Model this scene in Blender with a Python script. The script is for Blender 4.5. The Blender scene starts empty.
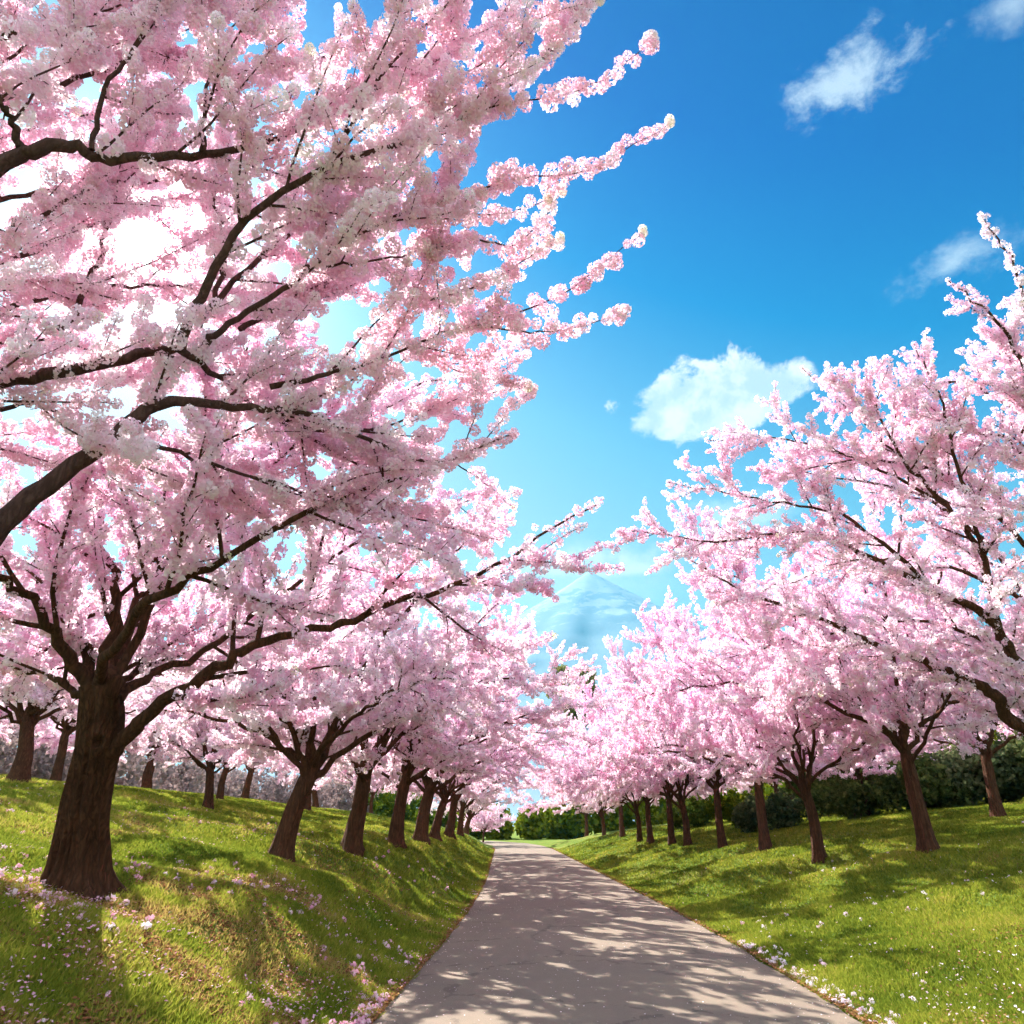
import bpy, math, random
import numpy as np
from mathutils import Vector, Matrix

# ------------------------------------------------------------------ camera
FPX = 700.0
PITCH = math.atan((826 - 512) / FPX)
CAM = np.array([0.0, 0.0, 1.7])
sc = bpy.context.scene
col = sc.collection
cam_d = bpy.data.cameras.new("camera")
cam_d.sensor_width = 36.0
cam_d.lens = 36.0 * FPX / 1024.0
cam_d.clip_start = 0.05
cam_d.clip_end = 30000.0
cam = bpy.data.objects.new("camera", cam_d)
col.objects.link(cam)
cam.location = CAM
cam.rotation_euler = (math.pi / 2 + PITCH, 0, 0)
sc.camera = cam


def ray(u, v):
    a = (u - 512) / FPX
    b = (512 - v) / FPX
    return np.array([a, math.cos(PITCH) - b * math.sin(PITCH), math.sin(PITCH) + b * math.cos(PITCH)])


def at(u, v, t):
    return CAM + ray(u, v) * t


# ------------------------------------------------------------------ light
sd = ray(160, 240)
sd = sd / np.linalg.norm(sd)
SUN_EL = math.asin(sd[2])
SUN_AZ = math.atan2(sd[0], sd[1])          # from +Y towards +X
sun_d = bpy.data.lights.new("sun", 'SUN')
sun_d.energy = 5.0
sun_d.angle = math.radians(0.5)
sun_d.color = (1.0, 0.94, 0.86)
sun = bpy.data.objects.new("sun", sun_d)
col.objects.link(sun)
sun.rotation_euler = Vector(sd).to_track_quat('Z', 'Y').to_euler()
sc.view_settings.view_transform = 'Standard'
sc.view_settings.look = 'None'
sc.view_settings.gamma = 1
sc.view_settings.exposure = 1.95
sc.cycles.max_bounces = 12
sc.cycles.diffuse_bounces = 7
sc.cycles.transmission_bounces = 9
sc.cycles.glossy_bounces = 2
sc.cycles.transparent_max_bounces = 8
sc.cycles.volume_bounces = 0
sc.cycles.use_adaptive_sampling = True
sc.cycles.adaptive_threshold = 0.03
sc.cycles.sample_clamp_indirect = 6.0


class NT:
    """small helper to write node trees"""
    def __init__(s, tree):
        s.t = tree
        s.n = tree.nodes
        s.l = tree.links

    def new(s, typ, **kw):
        n = s.n.new(typ)
        for k, v in kw.items():
            setattr(n, k, v)
        return n

    def put(s, sock, val):
        if hasattr(val, 'is_output') or isinstance(val, bpy.types.NodeSocket):
            s.l.new(val, sock)
        elif val is not None:
            sock.default_value = val

    def m(s, op, a, b=None, c=None, clamp=False):
        n = s.n.new('ShaderNodeMath')
        n.operation = op
        n.use_clamp = clamp
        s.put(n.inputs[0], a)
        if b is not None:
            s.put(n.inputs[1], b)
        if c is not None:
            s.put(n.inputs[2], c)
        return n.outputs[0]

    def dot(s, a, vec):
        n = s.n.new('ShaderNodeVectorMath')
        n.operation = 'DOT_PRODUCT'
        s.put(n.inputs[0], a)
        n.inputs[1].default_value = tuple(vec)
        return n.outputs['Value']

    def mix(s, fac, a, b, mode='MIX'):
        n = s.n.new('ShaderNodeMix')
        n.data_type = 'RGBA'
        n.blend_type = mode
        s.put(n.inputs[0], fac)
        s.put(n.inputs[6], a if not isinstance(a, tuple) else (*a, 1))
        s.put(n.inputs[7], b if not isinstance(b, tuple) else (*b, 1))
        return n.outputs[2]

    def noise(s, vec, scale, detail=4, rough=0.55, dist=0.0):
        n = s.n.new('ShaderNodeTexNoise')
        s.put(n.inputs['Vector'], vec)
        n.inputs['Scale'].default_value = scale
        n.inputs['Detail'].default_value = detail
        n.inputs['Roughness'].default_value = rough
        n.inputs['Distortion'].default_value = dist
        return n.outputs['Fac']

    def ramp(s, fac, stops):
        n = s.n.new('ShaderNodeValToRGB')
        s.put(n.inputs[0], fac)
        e = n.color_ramp.elements
        while len(e) < len(stops):
            e.new(0.5)
        for el, (p, c) in zip(e, stops):
            el.position = p
            el.color = (*c, 1) if len(c) == 3 else c
        return n.outputs[0]

    def smooth(s, x, lo, hi):
        n = s.n.new('ShaderNodeMapRange')
        n.interpolation_type = 'SMOOTHSTEP'
        s.put(n.inputs[0], x)
        n.inputs[1].default_value = lo
        n.inputs[2].default_value = hi
        return n.outputs[0]

    def vscale(s, vec, xyz):
        n = s.n.new('ShaderNodeVectorMath')
        n.operation = 'MULTIPLY'
        s.put(n.inputs[0], vec)
        n.inputs[1].default_value = xyz
        return n.outputs[0]


world = bpy.data.worlds.new("World")
sc.world = world
world.use_nodes = True
W = NT(world.node_tree)
W.n.clear()
sky = W.new('ShaderNodeTexSky', sky_type='NISHITA', sun_disc=False)
sky.sun_elevation = SUN_EL
sky.sun_rotation = SUN_AZ
sky.air_density = 1.0
sky.dust_density = 0.25
sky.ozone_density = 4.0
SKY_STRENGTH = 0.125
gen = W.new('ShaderNodeTexCoord').outputs['Generated']
# a clear polarised-looking spring sky: deepest high up and away from the sun
tint = W.ramp(W.dot(gen, (0.35, 0, 1.0)), [(0.40, (0.55, 0.46, 0.33)), (0.54, (0.34, 0.42, 0.34)), (0.72, (0.014, 0.20, 0.33)),
                                         (0.86, (0.002, 0.06, 0.29)), (1.0, (0.0, 0.04, 0.25))])
skyc = W.mix(1.0, sky.outputs[0], tint, 'MULTIPLY')
skyc = W.mix(1.0, skyc, (SKY_STRENGTH,) * 3, 'MULTIPLY')
# the sun's aureole in the air round it
cs = W.dot(gen, sd)
ang = W.m('ARCCOSINE', W.m('MINIMUM', cs, 0.99999))
g1 = W.m('MULTIPLY', W.m('EXPONENT', W.m('MULTIPLY', ang, -42.0)), 8.0)
g2 = W.m('MULTIPLY', W.m('EXPONENT', W.m('MULTIPLY', ang, -6.5)), 0.27)
glow = W.m('ADD', g1, g2)
comb = W.new('ShaderNodeCombineColor')
W.put(comb.inputs[0], glow)
W.put(comb.inputs[1], W.m('MULTIPLY', glow, 0.98))
W.put(comb.inputs[2], W.m('MULTIPLY', glow, 0.94))
skyc = W.mix(1.0, skyc, comb.outputs[0], 'ADD')


def shifted(vec, d):
    n = W.new('ShaderNodeVectorMath')
    n.operation = 'ADD'
    W.put(n.inputs[0], vec)
    n.inputs[1].default_value = tuple(d)
    return n.outputs[0]


CW = 0.31          # radiance of a white cloud top in front, against the sun
puff_n = W.noise(shifted(gen, (15.2, 3.6, -6.8)), 17, 7, 0.58, 0.2)
puff_2 = W.noise(shifted(gen, np.array((15.2, 3.6, -6.8)) + 0.014 * sd + np.array((0, 0, 0.012))), 15, 4, 0.58, 0.2)
wisp_n = W.noise(shifted(W.vscale(gen, (1, 1, 1.4)), (3.1, 4.1, 2.3)), 17, 7, 0.66, 0.15)


def cloud(u, v, wpx, hpx, lo, hi, opacity, amp, puff=True):
    """a cloud standing in one direction of the sky"""
    global skyc
    C = ray(u, v)
    n = np.linalg.norm(C)
    C = C / n
    R = np.cross(C, [0, 0, 1.0]); R /= np.linalg.norm(R)
    U = np.cross(R, C)
    px = W.dot(gen, R * FPX * n / wpx)
    py = W.dot(gen, U * FPX * n / hpx)
    if puff:
        py = W.m('MAXIMUM', py, W.m('MULTIPLY', py, -1.9))
    r = W.m('SQRT', W.m('ADD', W.m('MULTIPLY', px, px), W.m('MULTIPLY', py, py)))
    nz = puff_n if puff else wisp_n
    d = W.m('ADD', W.m('SUBTRACT', 1.0, r), W.m('MULTIPLY', W.m('SUBTRACT', nz, 0.5), amp))
    front = W.m('GREATER_THAN', W.dot(gen, C), 0.5)
    dens = W.m('MULTIPLY', W.m('MULTIPLY', W.smooth(d, lo, hi), opacity), front)
    if puff:
        relief = W.smooth(W.m('ADD', W.m('SUBTRACT', puff_n, puff_2), W.m('MULTIPLY', py, 0.05)), -0.20, 0.12)
        cc = W.mix(relief, (0.66 * CW, 0.76 * CW, 0.82 * CW), (1.04 * CW, 1.03 * CW, CW))
    else:
        cc = (0.85 * CW, 0.95 * CW, CW)
    skyc = W.mix(dens, skyc, cc)


cloud(560, 590, 150, 60, 0.05, 0.9, 0.6, 1.1, False)
cloud(600, 566, 100, 26, 0.0, 0.6, 0.85, 1.3, True)
cloud(706, 412, 90, 60, 0.02, 0.22, 1.0, 1.6, True)
cloud(762, 396, 52, 40, 0.05, 0.30, 1.0, 1.4, True)
cloud(848, 76, 64, 36, 0.0, 1.0, 0.7, 3.0, False)
cloud(955, 262, 60, 24, 0.0, 1.2, 0.6, 2.6, False)
cloud(1014, 2, 36, 26, 0.0, 1.3, 0.5, 2.4, False)
cloud(740, 520, 70, 30, 0.0, 0.9, 0.8, 1.6, False)
# added fill light: an unseen white cloud bank in the sky behind the photographer
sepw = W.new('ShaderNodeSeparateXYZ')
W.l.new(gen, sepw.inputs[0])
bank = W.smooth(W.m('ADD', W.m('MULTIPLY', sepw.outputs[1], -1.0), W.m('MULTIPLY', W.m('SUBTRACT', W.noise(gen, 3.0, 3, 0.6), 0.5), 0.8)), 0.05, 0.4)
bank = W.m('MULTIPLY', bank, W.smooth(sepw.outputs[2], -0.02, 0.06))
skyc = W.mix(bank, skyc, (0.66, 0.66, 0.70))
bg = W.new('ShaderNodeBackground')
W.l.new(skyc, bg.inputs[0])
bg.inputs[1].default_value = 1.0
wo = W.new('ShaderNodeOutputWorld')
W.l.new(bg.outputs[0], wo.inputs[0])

# ------------------------------------------------------------------ helpers
rnd = random.Random(7)
rng = np.random.default_rng(11)


def tag(o, label=None, cat=None, group=None, kind=None):
    if label: o['label'] = label
    if cat: o['category'] = cat
    if group: o['group'] = group
    if kind: o['kind'] = kind
    return o


def mesh_np(name, verts, faces, mat, smooth=False, attr=None):
    """faces: (n,k) int array with a constant k"""
    me = bpy.data.meshes.new(name)
    verts = np.asarray(verts, dtype=np.float32)
    faces = np.asarray(faces, dtype=np.int32)
    nf, k = faces.shape
    me.vertices.add(len(verts))
    me.vertices.foreach_set('co', verts.ravel())
    me.loops.add(nf * k)
    me.loops.foreach_set('vertex_index', faces.ravel())
    me.polygons.add(nf)
    me.polygons.foreach_set('loop_start', np.arange(0, nf * k, k, dtype=np.int32))
    me.polygons.foreach_set('loop_total', np.full(nf, k, dtype=np.int32))
    if smooth:
        me.polygons.foreach_set('use_smooth', np.ones(nf, dtype=bool))
    for an, av in (attr or {}).items():
        a = me.attributes.new(an, 'FLOAT', 'POINT')
        a.data.foreach_set('value', np.asarray(av, dtype=np.float32))
    me.materials.append(mat)
    me.update()
    me.validate()
    return me


def link(name, me, parent=None, loc=None):
    o = bpy.data.objects.new(name, me)
    col.objects.link(o)
    if parent: o.parent = parent
    if loc is not None: o.location = loc
    return o


def interp(x, xs, ys):
    return np.interp(x, xs, ys)


def vnoise(x, y, seed=0):
    """smooth value noise, vectorised"""
    x = np.asarray(x, float); y = np.asarray(y, float)
    xi = np.floor(x); yi = np.floor(y)
    fx = x - xi; fy = y - yi
    fx = fx * fx * (3 - 2 * fx); fy = fy * fy * (3 - 2 * fy)

    def h(a, b):
        s = np.sin(a * 127.1 + b * 311.7 + seed * 74.7) * 43758.5453
        return s - np.floor(s)
    return (h(xi, yi) * (1 - fx) + h(xi + 1, yi) * fx) * (1 - fy) + (h(xi, yi + 1) * (1 - fx) + h(xi + 1, yi + 1) * fx) * fy


# ------------------------------------------------------------------ terrain
PY = [-10, 0, 7.5, 13, 18, 26, 40, 62, 74, 84, 96]
PL = [-2.2, -1.7, -1.35, -1.1, -0.95, -0.9, -1.1, -1.4, -1.9, -3.4, -7.5]
PR = [3.0, 3.1, 3.3, 3.5, 3.55, 3.5, 3.45, 3.3, 2.8, 1.4, -2.5]


def path_l(y): return interp(y, PY, PL)
def path_r(y): return interp(y, PY, PR)


LS = [0, 0.25, 0.9, 2.0, 3.3, 6.0, 10.0, 16.0, 30.0, 60, 9000]
LH = [0, 0.03, 0.24, 0.84, 1.22, 1.75, 2.55, 3.2, 3.5, 3.3, 0.0]
RS = [0, 0.3, 1.3, 3.0, 5.0, 8.0, 12.0, 20.0, 32.0, 60, 9000]
RH = [0, 0.03, 0.20, 0.62, 1.08, 1.60, 2.20, 3.0, 3.3, 3.1, 0.0]


def height(x, y):
    x = np.asarray(x, float); y = np.asarray(y, float)
    sl = np.maximum(0, path_l(y) - x)
    sr = np.maximum(0, x - path_r(y))
    h = interp(sl, LS, LH) + interp(sr, RS, RH)
    fade = 1 - np.clip((y - 62) / 32, 0, 1); fade = fade * fade * (3 - 2 * fade)
    side = np.clip((np.abs(x) - 14) / 20, 0, 1)
    h = h * (fade * (1 - side) + side * np.maximum(fade, 0.6)) 
    s = sl + sr
    belt = np.clip(s / 1.2, 0, 1) * np.clip((9 - s) / 5, 0, 1)
    und = np.sin(y * 2 * np.pi / 3.4 + s * 0.55 + 2.2 * vnoise(y * 0.23, s * 0.2, 3))
    h = h + belt * und * 0.19 * np.clip((y - 10) / 10, 0.25, 1) * fade
    far = np.clip(s / 2.5, 0, 1)
    h = h + far * (vnoise(x * 0.35, y * 0.35, 5) - 0.5) * 0.22 + far * (vnoise(x * 1.3, y * 1.3, 6) - 0.5) * 0.06
    h = h + np.clip(s, 0, 1) * (vnoise(x * 4, y * 4, 8) - 0.5) * 0.02
    return h


def grow_axis(lo, hi, step, far, g=1.13):
    a = list(np.arange(lo, hi + 1e-6, step))
    s = step; p = a[-1]
    while p < far:
        s *= g; p += s; a.append(p)
    s = step; p = a[0]; b = []
    while p > -far:
        s *= g; p -= s; b.append(p)
    return np.array(b[::-1] + a)


# ------------------------------------------------------------------ materials
def new_mat(name):
    m = bpy.data.materials.new(name)
    m.use_nodes = True
    t = NT(m.node_tree)
    t.n.clear()
    out = t.new('ShaderNodeOutputMaterial')
    return m, t, out


def principled(t, out, color, rough=0.8, normal=None, spec=0.3):
    p = t.new('ShaderNodeBsdfPrincipled')
    t.put(p.inputs['Base Color'], color if not isinstance(color, tuple) else (*color, 1))
    t.put(p.inputs['Roughness'], rough)
    p.inputs['Specular IOR Level'].default_value = spec
    if normal is not None:
        t.l.new(normal, p.inputs['Normal'])
    t.l.new(p.outputs[0], out.inputs[0])
    return p


def bump(t, h, strength, dist):
    b = t.new('ShaderNodeBump')
    b.inputs['Strength'].default_value = strength
    b.inputs['Distance'].default_value = dist
    t.l.new(h, b.inputs['Height'])
    return b.outputs[0]


def petal_material(name, stops, trans=0.55, rand=0.2):
    m, t, out = new_mat(name)
    at_ = t.new('ShaderNodeAttribute', attribute_name='tone')
    c = t.ramp(at_.outputs['Fac'], stops)
    oi = t.new('ShaderNodeObjectInfo').outputs['Random']
    hs = t.new('ShaderNodeHueSaturation')
    t.put(hs.inputs['Hue'], t.m('ADD', 0.5, t.m('MULTIPLY', t.m('SUBTRACT', oi, 0.5), -0.02)))
    t.put(hs.inputs['Saturation'], t.m('ADD', 1.0, t.m('MULTIPLY', t.m('SUBTRACT', oi, 0.5), rand * 2)))
    t.l.new(c, hs.inputs['Color'])
    d = t.new('ShaderNodeBsdfDiffuse')
    tr = t.new('ShaderNodeBsdfTranslucent')
    t.l.new(hs.outputs[0], d.inputs[0])
    t.l.new(hs.outputs[0], tr.inputs[0])
    mx = t.new('ShaderNodeMixShader')
    mx.inputs[0].default_value = trans
    t.l.new(d.outputs[0], mx.inputs[1]); t.l.new(tr.outputs[0], mx.inputs[2])
    t.l.new(mx.outputs[0], out.inputs[0])
    return m


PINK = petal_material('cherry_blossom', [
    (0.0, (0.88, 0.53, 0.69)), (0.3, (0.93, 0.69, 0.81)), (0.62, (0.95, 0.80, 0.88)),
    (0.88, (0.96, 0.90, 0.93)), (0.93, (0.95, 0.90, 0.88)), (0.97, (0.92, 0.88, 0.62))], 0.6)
LEAF = petal_material('green_leaf', [
    (0.0, (0.045, 0.075, 0.022)), (0.5, (0.10, 0.14, 0.035)), (0.8, (0.17, 0.20, 0.05)), (1.0, (0.25, 0.24, 0.08))], 0.4, 0.3)
PALE_LEAF = petal_material('olive_leaf', [
    (0.0, (0.16, 0.19, 0.06)), (0.5, (0.26, 0.27, 0.10)), (1.0, (0.36, 0.33, 0.16))], 0.4, 0.1)
DRY = petal_material('dry_leaf', [
    (0.0, (0.14, 0.06, 0.025)), (0.5, (0.30, 0.12, 0.05)), (1.0, (0.42, 0.24, 0.10))], 0.2)
WINTER = petal_material('winter_twigs', [
    (0.0, (0.20, 0.14, 0.14)), (0.5, (0.32, 0.24, 0.235)), (1.0, (0.46, 0.36, 0.34))], 0.3, 0.1)
BLADE = petal_material('grass_blade', [
    (0.0, (0.09, 0.14, 0.022)), (0.4, (0.20, 0.25, 0.04)), (0.75, (0.34, 0.36, 0.065)), (1.0, (0.46, 0.36, 0.13))], 0.45)
FALLEN = petal_material('fallen_petals', [
    (0.0, (0.78, 0.38, 0.52)), (0.5, (0.86, 0.62, 0.70)), (1.0, (0.90, 0.86, 0.88))], 0.25)


def bark_material(name, dark, light):
    m, t, out = new_mat(name)
    co = t.new('ShaderNodeTexCoord').outputs['Object']
    v = t.vscale(co, (1, 1, 0.085))
    n1 = t.noise(v, 24, 8, 0.7, 1.2)
    n2 = t.noise(co, 3.0, 4, 0.6)
    vo = t.new('ShaderNodeTexVoronoi', feature='DISTANCE_TO_EDGE')
    wob = t.new('ShaderNodeVectorMath')
    wob.operation = 'ADD'
    t.put(wob.inputs[0], v)
    nn = t.new('ShaderNodeTexNoise')
    t.put(nn.inputs['Vector'], co)
    nn.inputs['Scale'].default_value = 7
    nn.inputs['Detail'].default_value = 5
    t.l.new(t.vscale(nn.outputs['Color'], (0.10, 0.10, 0.05)), wob.inputs[1])
    t.put(vo.inputs['Vector'], wob.outputs[0])
    vo.inputs['Scale'].default_value = 19
    crack = t.smooth(vo.outputs['Distance'], 0.0, 0.35)
    f = t.m('MULTIPLY', t.m('ADD', n1, t.m('MULTIPLY', n2, 0.5)), t.m('ADD', 0.68, t.m('MULTIPLY', crack, 0.32)))
    c = t.ramp(f, [(0.2, dark), (0.75, light)])
    hgt = t.m('ADD', t.m('MULTIPLY', crack, 0.35), t.m('MULTIPLY', n1, 1.3))
    principled(t, out, c, 0.92, bump(t, hgt, 1.0, 0.06), 0.15)
    return m


BARK = bark_material('cherry_bark', (0.016, 0.007, 0.004), (0.135, 0.060, 0.030))
TWIG = bark_material('young_bark', (0.045, 0.020, 0.020), (0.15, 0.075, 0.062))


def ground_material():
    m, t, out = new_mat('lawn_soil')
    co = t.new('ShaderNodeTexCoord').outputs['Object']
    n1 = t.noise(co, 0.55, 6, 0.6)
    n2 = t.noise(co, 9.0, 8, 0.7)
    n3 = t.noise(co, 70.0, 5, 0.7)
    f = t.m('ADD', t.m('MULTIPLY', n2, 0.55), t.m('MULTIPLY', n3, 0.45))
    g = t.ramp(f, [(0.25, (0.05, 0.085, 0.014)), (0.5, (0.12, 0.18, 0.027)), (0.75, (0.21, 0.26, 0.05))])
    warm = t.mix(t.smooth(n1, 0.45, 0.72), g, (0.20, 0.20, 0.045))
    n4 = t.noise(co, 1.3, 7, 0.7, 0.4)
    dry = t.mix(t.m('MULTIPLY', t.smooth(n4, 0.60, 0.72), 0.6), warm, (0.17, 0.095, 0.04))
    principled(t, out, dry, 1.0, bump(t, f, 0.8, 0.05), 0.05)
    return m


def path_material():
    m, t, out = new_mat('path_asphalt')
    co = t.new('ShaderNodeTexCoord').outputs['Object']
    n1 = t.noise(co, 260, 3, 0.6)
    n2 = t.noise(co, 1.1, 6, 0.65)
    n3 = t.noise(co, 14, 6, 0.6)
    c = t.ramp(n1, [(0.3, (0.135, 0.102, 0.074)), (0.5, (0.205, 0.160, 0.116)), (0.72, (0.29, 0.235, 0.175))])
    c2 = t.mix(t.m('MULTIPLY', t.smooth(n2, 0.35, 0.7), 0.35), c, (0.155, 0.115, 0.105))
    vo = t.new('ShaderNodeTexVoronoi', feature='DISTANCE_TO_EDGE')
    t.put(vo.inputs['Vector'], co)
    vo.inputs['Scale'].default_value = 0.45
    n5 = t.noise(co, 2.5, 8, 0.7, 1.5)
    cr = t.m('MULTIPLY', t.smooth(t.m('ADD', vo.outputs['Distance'], t.m('MULTIPLY', t.m('SUBTRACT', n5, 0.5), 0.25)), 0.006, 0.0), 0.5)
    c2 = t.mix(cr, c2, (0.07, 0.055, 0.045))
    c3 = t.mix(t.m('MULTIPLY', t.smooth(n3, 0.5, 0.75), 0.25), c2, (0.25, 0.20, 0.15))
    principled(t, out, c3, 0.92, bump(t, n1, 0.35, 0.006), 0.25)
    return m


def mountain_material():
    m, t, out = new_mat('hazed_mountain_rock')
    g = t.new('ShaderNodeNewGeometry').outputs['Position']
    sep = t.new('ShaderNodeSeparateXYZ')
    t.l.new(g, sep.inputs[0])
    z = sep.outputs[2]
    n = t.noise(g, 0.008, 8, 0.65, 0.5)
    snow = t.smooth(t.m('ADD', t.m('DIVIDE', z, 1150.0), t.m('MULTIPLY', t.m('SUBTRACT', n, 0.5), 1.6)), 0.95, 1.05)
    c = t.ramp(n, [(0.3, (0.13, 0.21, 0.28)), (0.7, (0.17, 0.25, 0.31))])  # pale blue of the distant haze put into the rock's base colour
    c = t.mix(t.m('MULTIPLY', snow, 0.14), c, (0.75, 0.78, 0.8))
    principled(t, out, c, 0.95)
    return m


# ------------------------------------------------------------------ setting
def build_ground():
    xs = grow_axis(-20, 22, 0.22, 9000)
    ys = grow_axis(-4, 84, 0.25, 9000)
    X, Y = np.meshgrid(xs, ys)
    Z = height(X, Y)
    on = (X > path_l(Y) + 0.05) & (X < path_r(Y) - 0.05) & (Y > -30) & (Y < 95)
    Z = np.where(on, Z - 0.02, Z)
    V = np.stack([X, Y, Z], -1).reshape(-1, 3)
    nx = len(xs); ny = len(ys)
    i = np.arange(nx * ny).reshape(ny, nx)
    F = np.stack([i[:-1, :-1], i[:-1, 1:], i[1:, 1:], i[1:, :-1]], -1).reshape(-1, 4)
    tag(link('ground', mesh_np('ground', V, F, ground_material(), True)), kind='structure')


def build_path():
    ys = np.arange(-10, 96.01, 0.2)
    nxx = 18
    V = []
    for y in ys:
        wl = path_l(y) + 0.07 * (vnoise(y * 1.7, 0.5, 1) - 0.5) * 2 + 0.03 * (vnoise(y * 7, 0.5, 2) - 0.5)
        wr = path_r(y) + 0.07 * (vnoise(y * 1.7, 9.5, 1) - 0.5) * 2 + 0.03 * (vnoise(y * 7, 9.5, 2) - 0.5)
        for k in range(nxx):
            f = k / (nxx - 1)
            x = wl + (wr - wl) * f
            V.append((x, y, 0.012 + 0.045 * math.sin(math.pi * f)))
    i = np.arange(len(ys) * nxx).reshape(len(ys), nxx)
    F = np.stack([i[:-1, :-1], i[:-1, 1:], i[1:, 1:], i[1:, :-1]], -1).reshape(-1, 4)
    tag(link('path', mesh_np('path', V, F, path_material(), True)), kind='structure')


def build_mountain():
    D = 4200.0
    p = at(590, 572, 1)
    d = ray(590, 572)
    t = D / d[1]
    top = CAM + d * t
    H = top[2] + 20
    Rr = 3000.0
    n = 201
    a = np.linspace(-1, 1, n)
    X, Y = np.meshgrid(a, a)
    r = np.sqrt(X * X + Y * Y)
    th = np.arctan2(Y, X)
    prof = np.clip(1 - r, 0, 1) ** 1.5
    rid = vnoise(th * 6 + 40, r * 3, 21) + 0.5 * vnoise(th * 14 + 80, r * 7, 22) + 0.3 * vnoise(X * 30 + 90, Y * 30 + 90, 23)
    Z = H * prof * (1 - 0.07 * (rid - 0.9) * np.clip(r * 2.2, 0, 1)) - 12
    V = np.stack([X * Rr + top[0], Y * Rr + top[1], Z], -1).reshape(-1, 3)
    i = np.arange(n * n).reshape(n, n)
    F = np.stack([i[:-1, :-1], i[:-1, 1:], i[1:, 1:], i[1:, :-1]], -1).reshape(-1, 4)
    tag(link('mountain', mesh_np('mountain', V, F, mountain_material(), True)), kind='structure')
    return H


build_ground()
build_path()
MH = build_mountain()


def build_haze():
    m, t, out = new_mat('haze_air')
    v = t.new('ShaderNodeVolumePrincipled')
    v.inputs['Color'].default_value = (0.04, 0.38, 0.58, 1)
    v.inputs['Density'].default_value = HAZE
    v.inputs['Anisotropy'].default_value = 0.2
    t.l.new(v.outputs[0], out.inputs[1])
    x0, x1, y0, y1, z0, z1 = -9400, 9400, -9400, 9400, -40, MH + 60
    V = [(x, y, z) for z in (z0, z1) for y in (y0, y1) for x in (x0, x1)]
    F = [(0, 2, 3, 1), (4, 5, 7, 6), (0, 1, 5, 4), (2, 6, 7, 3), (0, 4, 6, 2), (1, 3, 7, 5)]
    tag(link('haze', mesh_np('haze', V, F, m)), kind='stuff')


HAZE = 0.00013
build_haze()

# ------------------------------------------------------------------ tubes
def catmull(P, n):
    P = np.asarray(P, float)
    if len(P) < 3:
        t = np.linspace(0, 1, n)[:, None]
        return P[0] * (1 - t) + P[-1] * t
    Q = np.vstack([2 * P[0] - P[1], P, 2 * P[-1] - P[-2]])
    out = []
    segs = len(P) - 1
    for k in range(n):
        f = k / (n - 1) * segs
        i = min(int(f), segs - 1)
        t = f - i
        a, b, c, d = Q[i], Q[i + 1], Q[i + 2], Q[i + 3]
        out.append(0.5 * ((2 * b) + (-a + c) * t + (2 * a - 5 * b + 4 * c - d) * t * t + (-a + 3 * b - 3 * c + d) * t ** 3))
    return np.array(out)


class Tubes:
    def __init__(s):
        s.V = []; s.F = []; s.n = 0

    def add(s, P, R, sides, rough=0.0, seed=0):
        P = np.asarray(P, float); R = np.asarray(R, float)
        n = len(P)
        T = np.gradient(P, axis=0)
        T /= np.linalg.norm(T, axis=1)[:, None] + 1e-9
        up = np.array([0, 0, 1.0]) if abs(T[0][2]) < 0.9 else np.array([1.0, 0, 0])
        N = np.cross(T[0], up); N /= np.linalg.norm(N)
        a = np.linspace(0, 2 * np.pi, sides, endpoint=False)
        ca, sa = np.cos(a), np.sin(a)
        rings = []
        for k in range(n):
            N = N - T[k] * np.dot(N, T[k]); N /= np.linalg.norm(N) + 1e-9
            B = np.cross(T[k], N)
            rr = np.full(sides, R[k])
            if rough:
                rr = rr * (1 + rough * (vnoise(ca * 2.2 + 9 + seed, sa * 2.2 + k * 0.12, seed) - 0.5) * 2
                           + rough * 0.7 * (vnoise(a * 5 + seed, np.full(sides, k * 0.22), seed + 1) - 0.5) * 2)
            rings.append(P[k] + np.outer(ca * rr, N) + np.outer(sa * rr, B))
        s.V.append(np.vstack(rings))
        i = np.arange(n * sides).reshape(n, sides) + s.n
        j = np.roll(i, -1, axis=1)
        s.F.append(np.stack([i[:-1], j[:-1], j[1:], i[1:]], -1).reshape(-1, 4))
        s.n += n * sides

    def mesh(s, name, mat):
        return mesh_np(name, np.vstack(s.V), np.vstack(s.F), mat, True)


def unit(v):
    return v / (np.linalg.norm(v) + 1e-9)


def rand_rot(n, rg):
    q = rg.normal(size=(n, 4)); q /= np.linalg.norm(q, axis=1)[:, None]
    w, x, y, z = q.T
    return np.stack([1 - 2 * (y * y + z * z), 2 * (x * y - z * w), 2 * (x * z + y * w),
                     2 * (x * y + z * w), 1 - 2 * (x * x + z * z), 2 * (y * z - x * w),
                     2 * (x * z - y * w), 2 * (y * z + x * w), 1 - 2 * (x * x + y * y)], -1).reshape(n, 3, 3)


def pom_template(P, size, rg, flat=0.45, rmin=0.6):
    """P petals set as small cupped quads over a unit ball"""
    d = rg.normal(size=(P, 3)); d /= np.linalg.norm(d, axis=1)[:, None]
    rad = rg.uniform(rmin, 1.0, P)
    nrm = d + rg.normal(size=(P, 3)) * flat
    nrm /= np.linalg.norm(nrm, axis=1)[:, None]
    a = np.cross(nrm, rg.normal(size=(P, 3))); a /= np.linalg.norm(a, axis=1)[:, None]
    b = np.cross(nrm, a)
    s = (size * rg.uniform(0.7, 1.25, P))[:, None]
    c = d * rad[:, None]
    v0 = c - a * s * 0.55
    v1 = c + b * s * 0.62 + nrm * s * 0.22
    v2 = c + a * s * 0.75 + nrm * s * 0.35
    v3 = c - b * s * 0.62 + nrm * s * 0.22
    return np.stack([v0, v1, v2, v3], 1)          # P,4,3


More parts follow.
